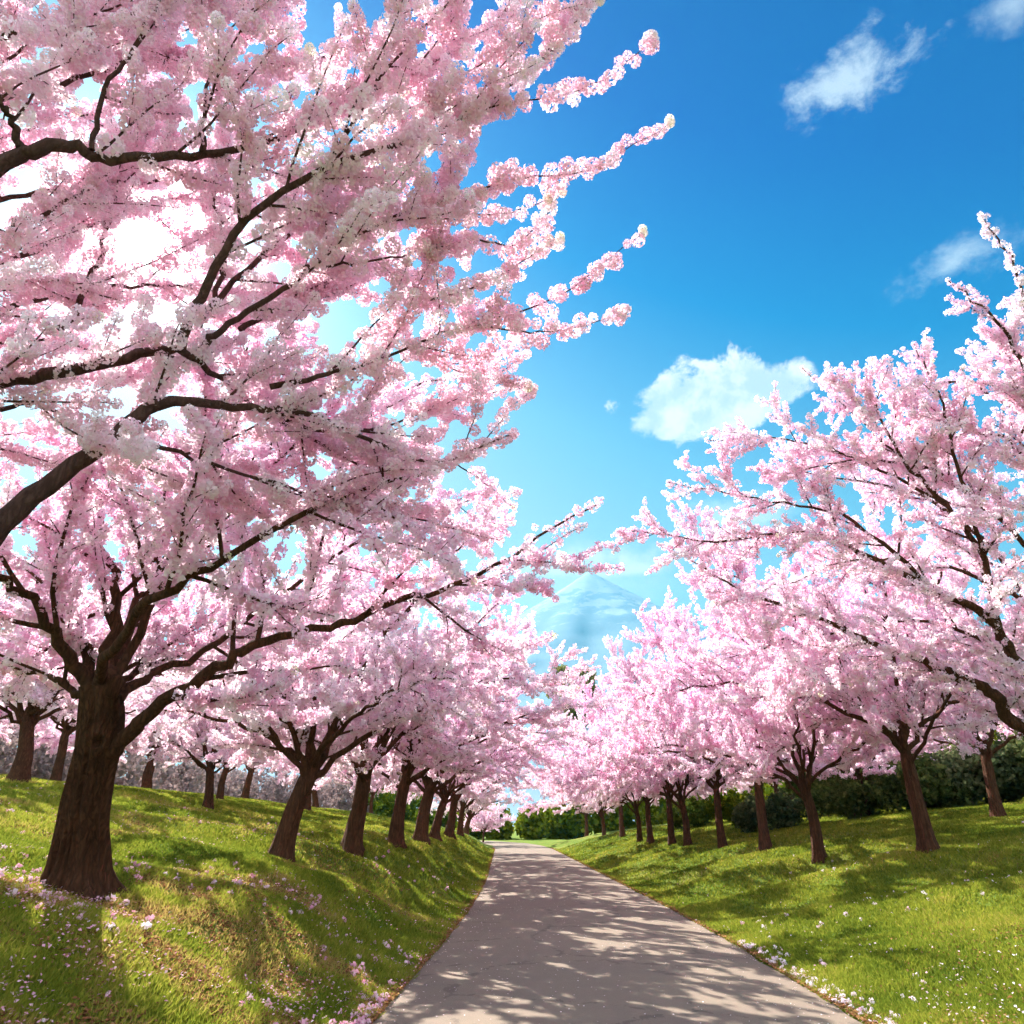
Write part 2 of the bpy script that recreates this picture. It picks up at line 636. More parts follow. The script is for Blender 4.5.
def blossom_mesh(name, pos, rad, tone, P, size, seed, mat=None, flat=0.45, rmin=0.6, edge=0.7):
    rg = np.random.default_rng(seed)
    pos = np.asarray(pos); rad = np.asarray(rad); tone = np.asarray(tone)
    K = 8
    V = []; T = []
    kind = rg.integers(0, K, len(pos))
    for k in range(K):
        tm = pom_template(P, size, rg, flat, rmin)
        sel = np.where(kind == k)[0]
        if not len(sel): continue
        R = rand_rot(len(sel), rg)
        v = np.einsum('nij,pqj->npqi', R, tm) * rad[sel][:, None, None, None] + pos[sel][:, None, None, :]
        V.append(v.reshape(-1, 3))
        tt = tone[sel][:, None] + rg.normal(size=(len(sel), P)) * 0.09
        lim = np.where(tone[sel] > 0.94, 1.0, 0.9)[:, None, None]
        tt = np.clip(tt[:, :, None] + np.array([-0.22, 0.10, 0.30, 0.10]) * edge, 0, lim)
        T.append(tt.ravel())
    V = np.vstack(V); T = np.concatenate(T)
    F = np.arange(len(V)).reshape(-1, 4)
    return mesh_np(name, V, F, mat or PINK, False, {'tone': T})


# ------------------------------------------------------------------ trees
class TreeGen:
    def __init__(s, seed, dens=1.0, prad=0.085):
        s.r = random.Random(seed)
        s.rg = np.random.default_rng(seed)
        s.limbs = []          # each: Tubes
        s.pos = []; s.rad = []; s.tone = []
        s.dens = dens; s.prad = prad
        s.cull = None
        s.cream = 0.10
        s.tshift = 0.0
        s.tvar = 0.14

    def put(s, P, f0, spacing, jit, tipcream=False, scale=1.0):
        L = np.linalg.norm(np.diff(P, axis=0), axis=1)
        cum = np.concatenate([[0], np.cumsum(L)])
        tot = cum[-1]
        q = f0 * tot
        base_tone = s.r.uniform(0.22, 0.75) + s.tshift
        while q < tot:
            p = np.array([np.interp(q, cum, P[:, k]) for k in range(3)])
            f = q / tot
            rr = s.prad * scale * s.r.uniform(0.72, 1.25) * (1.0 - 0.38 * f)
            off = s.rg.normal(size=3) * jit * (1 - 0.6 * f)
            t = base_tone + s.r.gauss(0, s.tvar)
            s.pos.append(p + off); s.rad.append(rr); s.tone.append(min(0.9, max(0, t)))
            q += spacing * s.r.uniform(0.6, 1.4) / s.dens * (1 - 0.35 * f)
        if tipcream:
            s.pos.append(P[-1]); s.rad.append(s.prad * 0.5); s.tone.append(1.0 if s.r.random() < s.cream else 0.72)

    def sub(s, P, R, tb, level, spec):
        """grow side shoots off the branch P"""
        sp = spec[level]
        L = np.linalg.norm(np.diff(P, axis=0), axis=1)
        cum = np.concatenate([[0], np.cumsum(L)])
        tot = cum[-1]
        q = tot * sp['f0'] + s.r.uniform(0, sp['gap'])
        side = s.r.choice((-1, 1))
        while q < tot:
            f = q / tot
            p = np.array([np.interp(q, cum, P[:, k]) for k in range(3)])
            i = min(np.searchsorted(cum, q), len(P) - 1)
            tg = unit(P[i] - P[i - 1])
            r0 = float(np.interp(q, cum, R))
            lat = np.cross(tg, [0, 0, 1.0])
            lat = unit(lat) if np.linalg.norm(lat) > 0.1 else np.array([1.0, 0, 0])
            vert = np.cross(lat, tg)
            ph = s.r.gauss(*sp.get('ph', (0.35, 0.75)))
            ax = lat * math.cos(ph) * side + vert * math.sin(ph)
            side = -side
            an = math.radians(s.r.uniform(*sp['ang']))
            d = unit(tg * math.cos(an) + ax * math.sin(an) + np.array(sp.get('bias', (0, 0, 0.12))))
            ln = s.r.uniform(*sp['len']) * (1 - sp.get('taper', 0.5) * f)
            n = sp['n']
            pts = [p]; dd = d
            for k in range(n):
                dd = unit(dd + s.rg.normal(size=3) * sp['wig'] + np.array([0, 0, sp.get('lift', 0.03)]))
                pts.append(pts[-1] + dd * ln / n)
            Q = np.array(pts)
            if s.cull is None or s.cull(Q[-1], level):
                rr = min(r0 * 0.62, sp['rmax'])
                RR = np.linspace(rr, max(0.0035, rr * 0.25), n + 1)
                tb.add(Q, RR, sp['sides'])
                if level + 1 < len(spec):
                    s.sub(Q, RR, tb, level + 1, spec)
                s.put(Q, sp['bf'], sp['bs'], sp['bj'], tipcream=True, scale=sp.get('bscale', 1))
            q += sp['gap'] * s.r.uniform(0.6, 1.4)

    def limb(s, ctrl, r0, r1, spec, n=22, wig=0.03, sides=9, bf=0.55, tb=None, bare=False, bs=0.10, rough=0.12, f0=None):
        P = catmull(ctrl, n)
        P[1:-1] += s.rg.normal(size=(n - 2, 3)) * wig
        R = r0 + (r1 - r0) * np.linspace(0, 1, n) ** 0.75
        if tb is None:
            tb = Tubes(); s.limbs.append(tb)
        tb.add(P, R, sides, rough, s.r.randint(0, 99))
        if f0 is not None:
            spec = [dict(spec[0], f0=f0)] + list(spec[1:])
        if not bare:
            s.sub(P, R, tb, 0, spec)
            s.put(P, bf, bs, 0.06, tipcream=True)
        return P, tb


SPEC = [
    dict(f0=0.14, gap=0.34, ang=(30, 65), len=(1.5, 2.5), taper=0.5, n=7, wig=0.10, rmax=0.030, sides=5,
         bf=0.20, bs=0.10, bj=0.05, lift=0.02, ph=(0.1, 0.95), bias=(0, 0, 0.06)),
    dict(f0=0.12, gap=0.21, ang=(28, 65), len=(0.45, 0.95), taper=0.45, n=4, wig=0.10, rmax=0.008, sides=4,
         bf=0.08, bs=0.10, bj=0.03, lift=0.03, ph=(0.1, 1.0)),
]


def trunk_mesh(name, ctrl, rads, mat, sides=40, n=46, flare=0.55, seed=1, knot=None):
    P = catmull(ctrl, n)
    cum = np.concatenate([[0], np.cumsum(np.linalg.norm(np.diff(P, axis=0), axis=1))])
    R = np.interp(cum / cum[-1], np.linspace(0, 1, len(rads)), rads)
    a = np.linspace(0, 2 * np.pi, sides, endpoint=False)
    V = []
    for k in range(n):
        h = cum[k]
        fl = flare * 1.25 * math.exp(-max(0, h - 0.2) / 0.17)
        lob = 0.5 + 0.5 * np.cos(a * 5 + seed + 0.6 * np.sin(a * 2 + seed))
        rr = R[k] * (1 + fl * (0.35 + 0.9 * lob ** 2))
        fur = vnoise(a * 6.5 + h * 0.9 + seed, np.full(sides, h * 0.8), seed) - 0.5
        fur2 = vnoise(a * 2.5 + h * 0.6, np.full(sides, h * 1.6), seed + 4) - 0.5
        # close the seam smoothly
        w = np.clip(np.minimum(a, 2 * np.pi - a) / 0.5, 0, 1)
        fur3 = vnoise(a * 13 + h * 1.3 + seed, np.full(sides, h * 1.4), seed + 8) - 0.5
        rr = rr * (1 + w * (0.17 * fur + 0.20 * fur2 + 0.20 * fur3))
        V.append(np.stack([P[k][0] + rr * np.cos(a), P[k][1] + rr * np.sin(a), np.full(sides, P[k][2])], -1))
    V = np.vstack(V)
    i = np.arange(n * sides).reshape(n, sides)
    j = np.roll(i, -1, axis=1)
    F = np.stack([i[:-1], j[:-1], j[1:], i[1:]], -1).reshape(-1, 4)
    if knot is not None:
        c, rad, depth = knot
        d = np.linalg.norm(V - c, axis=1)
        ctr = V[np.argmin(d)]
        d = np.linalg.norm(V - ctr, axis=1)
        ax = P[np.argmin(np.abs(P[:, 2] - ctr[2]))]
        inn = unit(ax - ctr)
        V = V - np.outer(np.exp(-((d - rad * 1.3) / (rad * 0.5)) ** 2) * depth * 0.45, inn) \
            + np.outer(np.clip(1 - d / rad, 0, 1) * depth * 1.4, inn)
    return mesh_np(name, V, F, mat, True)


def make_variant(seed, trunk_r=0.27, fork=1.9, reach=5.6, lean=0.35, dens=1.0, P=20, size=0.62, lowdroop=0.0):
    """a cherry tree in its own frame; +X is the side of the path"""
    g = TreeGen(seed, dens, 0.088)
    r = g.r
    g.cull = lambda p, lv: p[2] > 1.55
    top = np.array([lean, r.uniform(-0.1, 0.1), fork])
    mid = np.array([lean * 0.35 + r.uniform(-0.04, 0.04), r.uniform(-0.05, 0.05), fork * 0.5])
    ctrl = [np.array([0, 0, -0.25]), np.array([0.02, 0, 0.15]), mid, top, top + np.array([lean * 0.25, 0, 0.38])]
    tm = trunk_mesh('trunk', ctrl, [trunk_r * 1.25, trunk_r * 1.02, trunk_r * 0.9, trunk_r * 0.86, trunk_r * 0.35], BARK, 28, 30, 0.45, seed)
    lows = 5; highs = 5
    for i in range(lows + highs):
        low = i < lows
        if low:
            az = (i + 0.5) * 2 * math.pi / lows + r.uniform(-0.35, 0.35)
            el = math.radians(r.uniform(12, 32)); ln = reach * r.uniform(0.85, 1.08)
        else:
            az = (i - lows) * 2 * math.pi / highs + r.uniform(-0.4, 0.4)
            el = math.radians(r.uniform(46, 66)); ln = reach * r.uniform(0.9, 1.08)
        ln *= 1.0 + 0.16 * math.cos(az)
        st = top + np.array([0.0, 0.0, r.uniform(-0.5, 0.2)])
        pts = [st]; p = st.copy()
        e = el + math.radians(14 if low else 10)
        n = 6
        for k in range(n):
            a2 = az + r.uniform(-0.16, 0.16)
            p = p + np.array([math.cos(a2) * math.cos(e), math.sin(a2) * math.cos(e), math.sin(e)]) * ln / n
            pts.append(p.copy())
            e -= math.radians(r.uniform(5, 10) if low else r.uniform(1, 8)) + lowdroop * (0.05 if low else 0)
        g.limb(pts, trunk_r * (0.36 if low else 0.42) * r.uniform(0.8, 1.1), 0.012, SPEC, wig=0.035)
    limbs = [tb.mesh('limb', BARK) for tb in g.limbs]
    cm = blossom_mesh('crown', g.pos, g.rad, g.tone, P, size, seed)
    return dict(trunk=tm, limbs=limbs, crown=cm, n=len(g.pos))


def place(v, x, y, rot, scale, label, group, name='cherry_tree', z=None, sz=1.0, cat='cherry tree'):
    root = bpy.data.objects.new(name, None)
    root.empty_display_size = 0.5
    col.objects.link(root)
    zz = float(height(x, y)) if z is None else z
    root.location = (x, y, zz - 0.03)
    root.rotation_euler = (0, 0, rot)
    root.scale = (scale, scale, scale * sz)
    tag(root, label, cat, group)
    link('trunk', v['trunk'], root)
    for l in v['limbs']:
        link('limb', l, root)
    if v.get('crown'): link('crown', v['crown'], root)
    return root


def solve(u, v):
    """where the sight line through a pixel meets the ground"""
    d = ray(u, v)
    ts = np.arange(2.0, 140, 0.05)
    pts = CAM + ts[:, None] * d
    hh = height(pts[:, 0], pts[:, 1])
    below = np.where(pts[:, 2] < hh)[0]
    k = below[0] if len(below) else len(ts) - 1
    return pts[k][0], pts[k][1]


VAR = [make_variant(101, 0.235), make_variant(202, 0.215, 1.75, 5.4, 0.45), make_variant(303, 0.225, 2.0, 5.7, 0.3),
       make_variant(404, 0.20, 1.85, 5.3, 0.2)]
SLIM = [make_variant(505, 0.155, 1.75, 5.7, 0.02), make_variant(606, 0.145, 1.6, 5.4, 0.12), make_variant(707, 0.16, 1.9, 5.8, -0.05)]
print('clusters', [v['n'] for v in VAR + SLIM])
ORD = ['first', 'second', 'third', 'fourth', 'fifth', 'sixth', 'seventh', 'eighth', 'ninth', 'tenth', 'eleventh', 'twelfth', 'thirteenth', 'fourteenth']

# ---- the tree whose trunk stands in the left foreground, built limb by limb
def rel(pts, o):
    return [np.asarray(p) - o for p in pts]


def px(lst):
    return [at(*q) for q in lst]


def hero(name, origin, trunk, limbs, label, cat, group, P, size, seed, prad):
    root = bpy.data.objects.new(name, None)
    col.objects.link(root)
    root.location = origin
    tag(root, label, cat, group)
    link('trunk', trunk, root)
    return root


def cull_cam(p, o, near):
    """nothing grows into the lens"""
    w = p + o
    return np.linalg.norm(w - CAM) > near


def pix(w):
    d = w - CAM
    c, q = math.cos(PITCH), math.sin(PITCH)
    zf = d[1] * c + d[2] * q
    if zf < 0.2: return (-999, -999)
    return 512 + FPX * d[0] / zf, 512 - FPX * (-d[1] * q + d[2] * c) / zf


# tree 1
t1x, t1y = solve(75, 884)
O1 = np.array([t1x, t1y, float(height(t1x, t1y)) - 0.04])
T1 = np.linalg.norm(O1 - CAM) / np.linalg.norm(ray(75, 884))
print('tree1', O1, T1)


def make_tree1():
    g = TreeGen(31, 1.15, 0.075)
    t = T1

    def keep(p, lv):
        w = p + O1
        # shoots low round the trunk are left out, and none reaches over the middle of the path
        if np.hypot(p[0], p[1]) < 0.9 and p[2] < 2.2: return False
        if p[1] < -0.2 and p[0] < 0.9 and p[2] < 2.6: return False
        u, v = pix(w)
        if v < 510 and u > 520: return False
        if v > 698 and u < 240: return False
        if v < 480 and u > 460 and g.r.random() < 0.7: return False
        return w[0] < (1.9 if w[2] < 5.5 else 0.25)
    g.cull = keep
    root = bpy.data.objects.new('cherry_tree', None)
    col.objects.link(root)
    root.location = O1
    tag(root, 'big cherry tree with thick furrowed trunk and knot hole at front left of the path', 'cherry tree', 'cherry trees of the left row')
    c = rel([O1 + [0, 0, -0.3], at(78, 868, t), at(86, 810, t), at(97, 750, t), at(102, 712, t), at(101, 688, t)], O1)
    knot = (at(108, 751, t - 0.35) - O1, 0.07, 0.06)
    link('trunk', trunk_mesh('trunk', c, [0.38, 0.27, 0.225, 0.20, 0.21, 0.18], BARK, 150, 120, 0.6, 3, knot), root)
    K = lambda *l: rel(px(l), O1)
    d = 0.0
    g.limb(K((96, 712, t), (86, 685, t), (72, 655, t), (52, 628, t - .1), (20, 590, t - .3), (-30, 560, t - .8), (-90, 520, t - 1)), 0.10, 0.02, SPEC, sides=14)
    g.limb(K((105, 712, t), (112, 680, t), (110, 645, t + .3), (118, 590, t + .6), (100, 530, t + .8), (110, 480, t + 1.2)), 0.115, 0.02, SPEC, sides=14)
    g.limb(K((108, 758, t), (130, 732, t - .05), (165, 702, t - .1), (212, 672, t - .1), (245, 650, t), (290, 636, t + .1), (345, 622, t + .3),
             (400, 600, t + .4), (445, 590, t + .5), (512, 558, t + .6), (556, 526, t + .7), (598, 504, t + .8)), 0.09, 0.008, SPEC, n=40, sides=14, wig=0.02)
    g.limb(K((118, 700, t), (150, 676, t + .4), (205, 650, t + 1), (262, 610, t + 1.8), (330, 560, t + 2.4), (400, 520, t + 3), (470, 500, t + 3.4)), 0.06, 0.01, SPEC)
    g.limb(K((96, 690, t), (120, 640, t - .5), (170, 590, t - 1), (250, 540, t - 1.2), (330, 500, t - 1), (410, 480, t - .6), (500, 440, t)), 0.06, 0.01, SPEC)
    g.limb(K((96, 690, t), (80, 640, t + .6), (60, 600, t + 1.5), (10, 560, t + 2.5), (-40, 530, t + 3.4)), 0.08, 0.01, SPEC)
    g.limb(K((108, 690, t), (150, 610, t + .4), (220, 520, t + .6), (300, 450, t + .8), (380, 400, t + 1), (440, 380, t + 1.4)), 0.06, 0.01, SPEC)
    g.limb(K((108, 690, t), (140, 600, t + 1), (200, 500, t + 1.4), (230, 420, t + 1.8), (250, 340, t + 2)), 0.08, 0.01, SPEC)
    g.limb(K((92, 700, t), (60, 680, t + .5), (20, 670, t + 1.2), (-30, 660, t + 2)), 0.05, 0.01, SPEC)
    g.limb(K((104, 700, t), (150, 660, t + 1.0), (220, 640, t + 2.2), (280, 640, t + 3.4)), 0.05, 0.01, SPEC)
    for tb in g.limbs:
        link('limb', tb.mesh('limb', BARK), root)
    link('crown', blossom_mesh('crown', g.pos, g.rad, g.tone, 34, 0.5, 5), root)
    print('t1 clusters', len(g.pos))


make_tree1()

SPEC0 = [
    dict(f0=0.12, gap=0.28, ang=(22, 58), len=(0.8, 1.6), taper=0.35, n=7, wig=0.08, rmax=0.012, sides=6,
         bf=0.12, bs=0.185, bj=0.025, lift=0.03, bias=(0.06, 0.16, 0.10)),
    dict(f0=0.15, gap=0.30, ang=(25, 55), len=(0.3, 0.75), taper=0.4, n=4, wig=0.07, rmax=0.004, sides=5,
         bf=0.2, bs=0.15, bj=0.02, lift=0.03, bias=(0.03, 0.08, 0.08)),
]
SPECT = [
    dict(f0=0.0, gap=0.34, ang=(20, 50), len=(0.14, 0.42), taper=0.7, n=4, wig=0.05, rmax=0.005, sides=5,
         bf=0.5, bs=0.15, bj=0.015, lift=0.03, bias=(0.1, 0.05, 0.1)),
]


def make_tree0():
    g = TreeGen(77, 1.0, 0.092)
    g.cream = 0.05; g.tshift = -0.22; g.tvar = 0.2
    x0, y0 = -5.0, 3.3
    O = np.array([x0, y0, float(height(x0, y0)) - 0.05])

    def keep(p, lv):
        w = p + O
        if np.linalg.norm(w - CAM) < 4.2: return False
        u, v = pix(w)
        if v > 640: return False
        if math.hypot(u - 160, v - 240) < 34: return False       # the opening the sun shines through
        # the crown thins out towards the path
        if v > 330 and u > np.interp(v, [330, 370, 420, 480, 560], [600, 500, 450, 440, 400]) and g.r.random() < 0.8: return False
        if v < 330 and u > np.interp(v, [0, 60, 120, 160, 230, 330], [570, 560, 540, 520, 500, 520]) and g.r.random() < 0.6 and lv == 0: return False
        return True
    g.cull = keep
    root = bpy.data.objects.new('cherry_tree', None)
    col.objects.link(root)
    root.location = O
    tag(root, 'nearest cherry boughs at upper left with large pompom blossoms against the sun and sky', 'cherry tree',
        'cherry trees of the left row')
    fork = np.array([0.25, 0.1, 1.9])
    link('trunk', trunk_mesh('trunk', [np.array([0, 0, -0.3]), np.array([0.05, 0, 0.3]), np.array([0.15, 0.05, 1.1]), fork, fork + [0.1, 0.05, 0.4]],
                             [0.46, 0.36, 0.32, 0.3, 0.2], BARK, 48, 50, 0.45, 9), root)
    K = lambda *l: rel(px(l), O)
    # bough A, low left
    A, _ = g.limb([fork] + K((-70, 570, 4.6), (0, 524, 4.8), (55, 478, 5.0), (112, 440, 5.2), (142, 412, 5.3), (180, 401, 5.4), (225, 407, 5.6),
                  (270, 408, 5.8), (340, 425, 6.1), (430, 462, 6.5), (512, 434, 6.8)), 0.10, 0.008, SPEC0, n=44, sides=16, wig=0.012, bf=0.8, f0=0.42)
    g.limb(K((125, 434, 5.25), (200, 460, 5.6), (265, 480, 5.9), (340, 500, 6.3), (420, 520, 6.8), (500, 540, 7.2)), 0.022, 0.006, SPEC0, wig=0.012, sides=7)
    g.limb(K((265, 408, 5.8), (320, 430, 6.3), (390, 425, 6.8), (460, 400, 7.2), (525, 388, 7.4)), 0.02, 0.006, SPEC0, wig=0.012, sides=7)
    # bough B, upper left
    B0 = K((-90, 250, 4.6))[0]
    g.limb([fork + [0.05, 0, 0.2], B0] + K((0, 165, 4.9), (40, 150, 5.0), (75, 144, 5.1), (105, 160, 5.2), (165, 157, 5.3), (230, 153, 5.5),
           (300, 130, 5.8), (380, 90, 6.1), (470, 40, 6.5), (540, -20, 6.8)), 0.07, 0.008, SPEC0, n=44, sides=16, wig=0.012, bf=0.7, f0=0.40)
    g.limb(K((20, 147, 4.95), (12, 120, 4.9), (0, 98, 4.8), (-20, 40, 4.9)), 0.03, 0.008, SPEC0, wig=0.01, sides=7)
    g.limb(K((202, 152, 5.4), (204, 115, 5.4), (212, 60, 5.5), (222, 0, 5.7), (240, -60, 5.9)), 0.022, 0.007, SPEC0, wig=0.01, sides=7)
    g.limb(K((92, 150, 5.15), (102, 95, 5.2), (132, 50, 5.3), (158, 0, 5.4), (190, -60, 5.6)), 0.022, 0.007, SPEC0, wig=0.01, sides=7)
    # bough D + C, middle
    D0 = K((-80, 400, 4.7))[0]
    g.limb([fork + [0.1, 0.1, 0.1], D0] + K((0, 382, 5.0), (50, 374, 5.1), (110, 361, 5.3), (155, 351, 5.4), (185, 352, 5.5), (215, 375, 5.7),
           (260, 410, 6.2), (330, 450, 6.6), (400, 480, 7.0)), 0.07, 0.008, SPEC0, n=36, sides=12, wig=0.012, bf=0.8)
    g.limb(K((180, 352, 5.48), (184, 325, 5.45), (206, 283, 5.4), (240, 226, 5.4), (300, 181, 5.5), (350, 160, 5.6), (400, 144, 5.7), (452, 125, 5.9),
             (512, 85, 6.1), (560, 40, 6.3), (600, -5, 6.5)), 0.045, 0.006, SPEC0, n=36, sides=10, wig=0.010, bf=0.35, bs=0.11)
    g.limb(K((322, 172, 5.55), (370, 97, 5.6), (410, 40, 5.8), (448, 4, 5.9), (480, -30, 6.0)), 0.018, 0.006, SPEC0, wig=0.01, sides=7)
    g.limb(K((205, 345, 5.6), (222, 328, 5.6), (262, 303, 5.7), (308, 268, 5.8), (345, 240, 5.9), (420, 207, 6.1), (470, 192, 6.3), (512, 186, 6.4)),
           0.032, 0.008, SPEC0, n=30, sides=9, wig=0.010, bf=0.4)
    g.limb(K((270, 387, 5.8), (320, 375, 5.9), (372, 360, 6.1), (430, 338, 6.3), (480, 325, 6.5)), 0.026, 0.007, SPEC0, sides=8, wig=0.01, bf=0.3)
    g.limb(K((0, 410, 5.2), (38, 405, 5.3), (90, 430, 5.5), (150, 470, 5.9), (230, 500, 6.4)), 0.02, 0.006, SPEC0, sides=7, wig=0.01)
    g.limb(K((300, 268, 5.8), (360, 262, 6.0), (430, 250, 6.3), (480, 240, 6.5)), 0.014, 0.006, SPEC0, sides=7, wig=0.01, bf=0.2)
    # boughs farther in
    for q in ([(-330, 420, 5.4), (-180, 330, 5.6), (-60, 290, 5.9), (40, 280, 6.3), (120, 300, 6.8)],
              [(-330, 300, 5.4), (-200, 180, 5.6), (-90, 110, 5.8), (10, 60, 6.1), (100, 10, 6.4)],
              [(-300, 200, 5.8), (-180, 60, 5.8), (-60, -10, 5.9), (60, -60, 6.0)],
              [(-320, 450, 5.8), (-180, 430, 6.2), (-60, 440, 6.6), (40, 460, 7.0), (120, 500, 7.4)],
              [(60, 330, 6.6), (90, 280, 6.8), (110, 230, 7.0), (120, 180, 7.2), (150, 130, 7.4)],
              [(-40, 230, 6.0), (20, 225, 6.2), (70, 200, 6.4), (110, 170, 6.6)],
              [(190, 340, 6.8), (215, 290, 7.0), (225, 240, 7.2), (215, 190, 7.4), (230, 140, 7.6)],
              [(240, 330, 6.8), (290, 300, 7.0), (340, 290, 7.2), (390, 270, 7.4)],
              [(-300, 380, 6.6), (-160, 370, 7.0), (-40, 350, 7.4), (60, 340, 7.8), (160, 370, 8.2)],
              [(-300, 250, 6.6), (-160, 200, 7.0), (-40, 150, 7.4), (60, 120, 7.8), (160, 110, 8.0)],
              [(-60, 300, 6.2), (40, 250, 6.8), (120, 215, 7.3), (200, 200, 7.8), (300, 230, 8.2)],
              [(-60, 330, 6.4), (40, 300, 7.0), (110, 285, 7.4), (190, 290, 7.8), (280, 320, 8.2)],
              [(-60, 120, 6.0), (60, 80, 6.4), (160, 60, 6.8), (260, 70, 7.2), (360, 50, 7.6)],
              [(-60, 60, 5.6), (60, 20, 5.8), (180, 10, 6.2), (300, 0, 6.6)],
              [(-60, 210, 6.6), (60, 190, 7.2), (160, 180, 7.6), (240, 130, 8.0)],
              [(200, 320, 6.6), (280, 240, 7.0), (350, 200, 7.4), (420, 170, 7.8)]):
        g.limb(K(*q), 0.035, 0.007, SPEC0, sides=7, wig=0.02, bf=0.3)
    # long flowering tips against the sky
    tips = [
        [(452, 125, 5.9), (500, 104, 6.0), (560, 96, 6.1), (605, 78, 6.2), (652, 40, 6.3)],
        [(470, 192, 6.3), (530, 178, 6.4), (580, 172, 6.4), (625, 150, 6.5), (670, 123, 6.6)],
        [(480, 240, 6.4), (515, 245, 6.5), (540, 222, 6.5), (562, 192, 6.6)],
        [(470, 322, 6.5), (520, 312, 6.6), (565, 292, 6.7), (605, 262, 6.7), (643, 233, 6.8)],
        [(480, 325, 6.5), (530, 332, 6.6), (575, 328, 6.7), (622, 314, 6.8)],
        [(420, 350, 6.5), (460, 372, 6.7), (500, 380, 6.9), (528, 388, 7.0)],
        [(400, 144, 5.8), (450, 90, 5.9), (500, 50, 6.0), (540, 20, 6.1), (600, 0, 6.3)],
        [(420, 207, 6.1), (470, 215, 6.3), (510, 212, 6.4), (548, 200, 6.5)],
        [(430, 300, 6.3), (480, 285, 6.4), (520, 262, 6.5), (560, 240, 6.6)],
    ]
    for tp in tips:
        P, tb = g.limb(K(*tp), 0.010, 0.003, SPECT, n=16, sides=6, wig=0.006, bf=0.0, bs=0.125)
        g.put(P[:12], 0.0, 0.22, 0.07)
        for e_ in (0.0, 0.05):
            g.pos.append(P[-1] + np.array([0.0, 0, e_])); g.rad.append(0.045); g.tone.append(1.0)
    for tb in g.limbs:
        link('limb', tb.mesh('limb', TWIG), root)
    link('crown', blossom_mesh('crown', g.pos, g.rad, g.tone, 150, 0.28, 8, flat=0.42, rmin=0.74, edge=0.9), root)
    print('t0 clusters', len(g.pos))


make_tree0()


SPECS = [
    dict(f0=0.14, gap=0.27, ang=(28, 58), len=(0.7, 1.35), taper=0.4, n=6, wig=0.10, rmax=0.022, sides=5,
         bf=0.15, bs=0.10, bj=0.05, lift=0.02, ph=(0.1, 0.95), bias=(0, 0, 0.04)),
    dict(f0=0.12, gap=0.18, ang=(28, 60), len=(0.3, 0.65), taper=0.45, n=4, wig=0.10, rmax=0.007, sides=4,
         bf=0.08, bs=0.10, bj=0.03, lift=0.03, ph=(0.1, 1.0)),
]


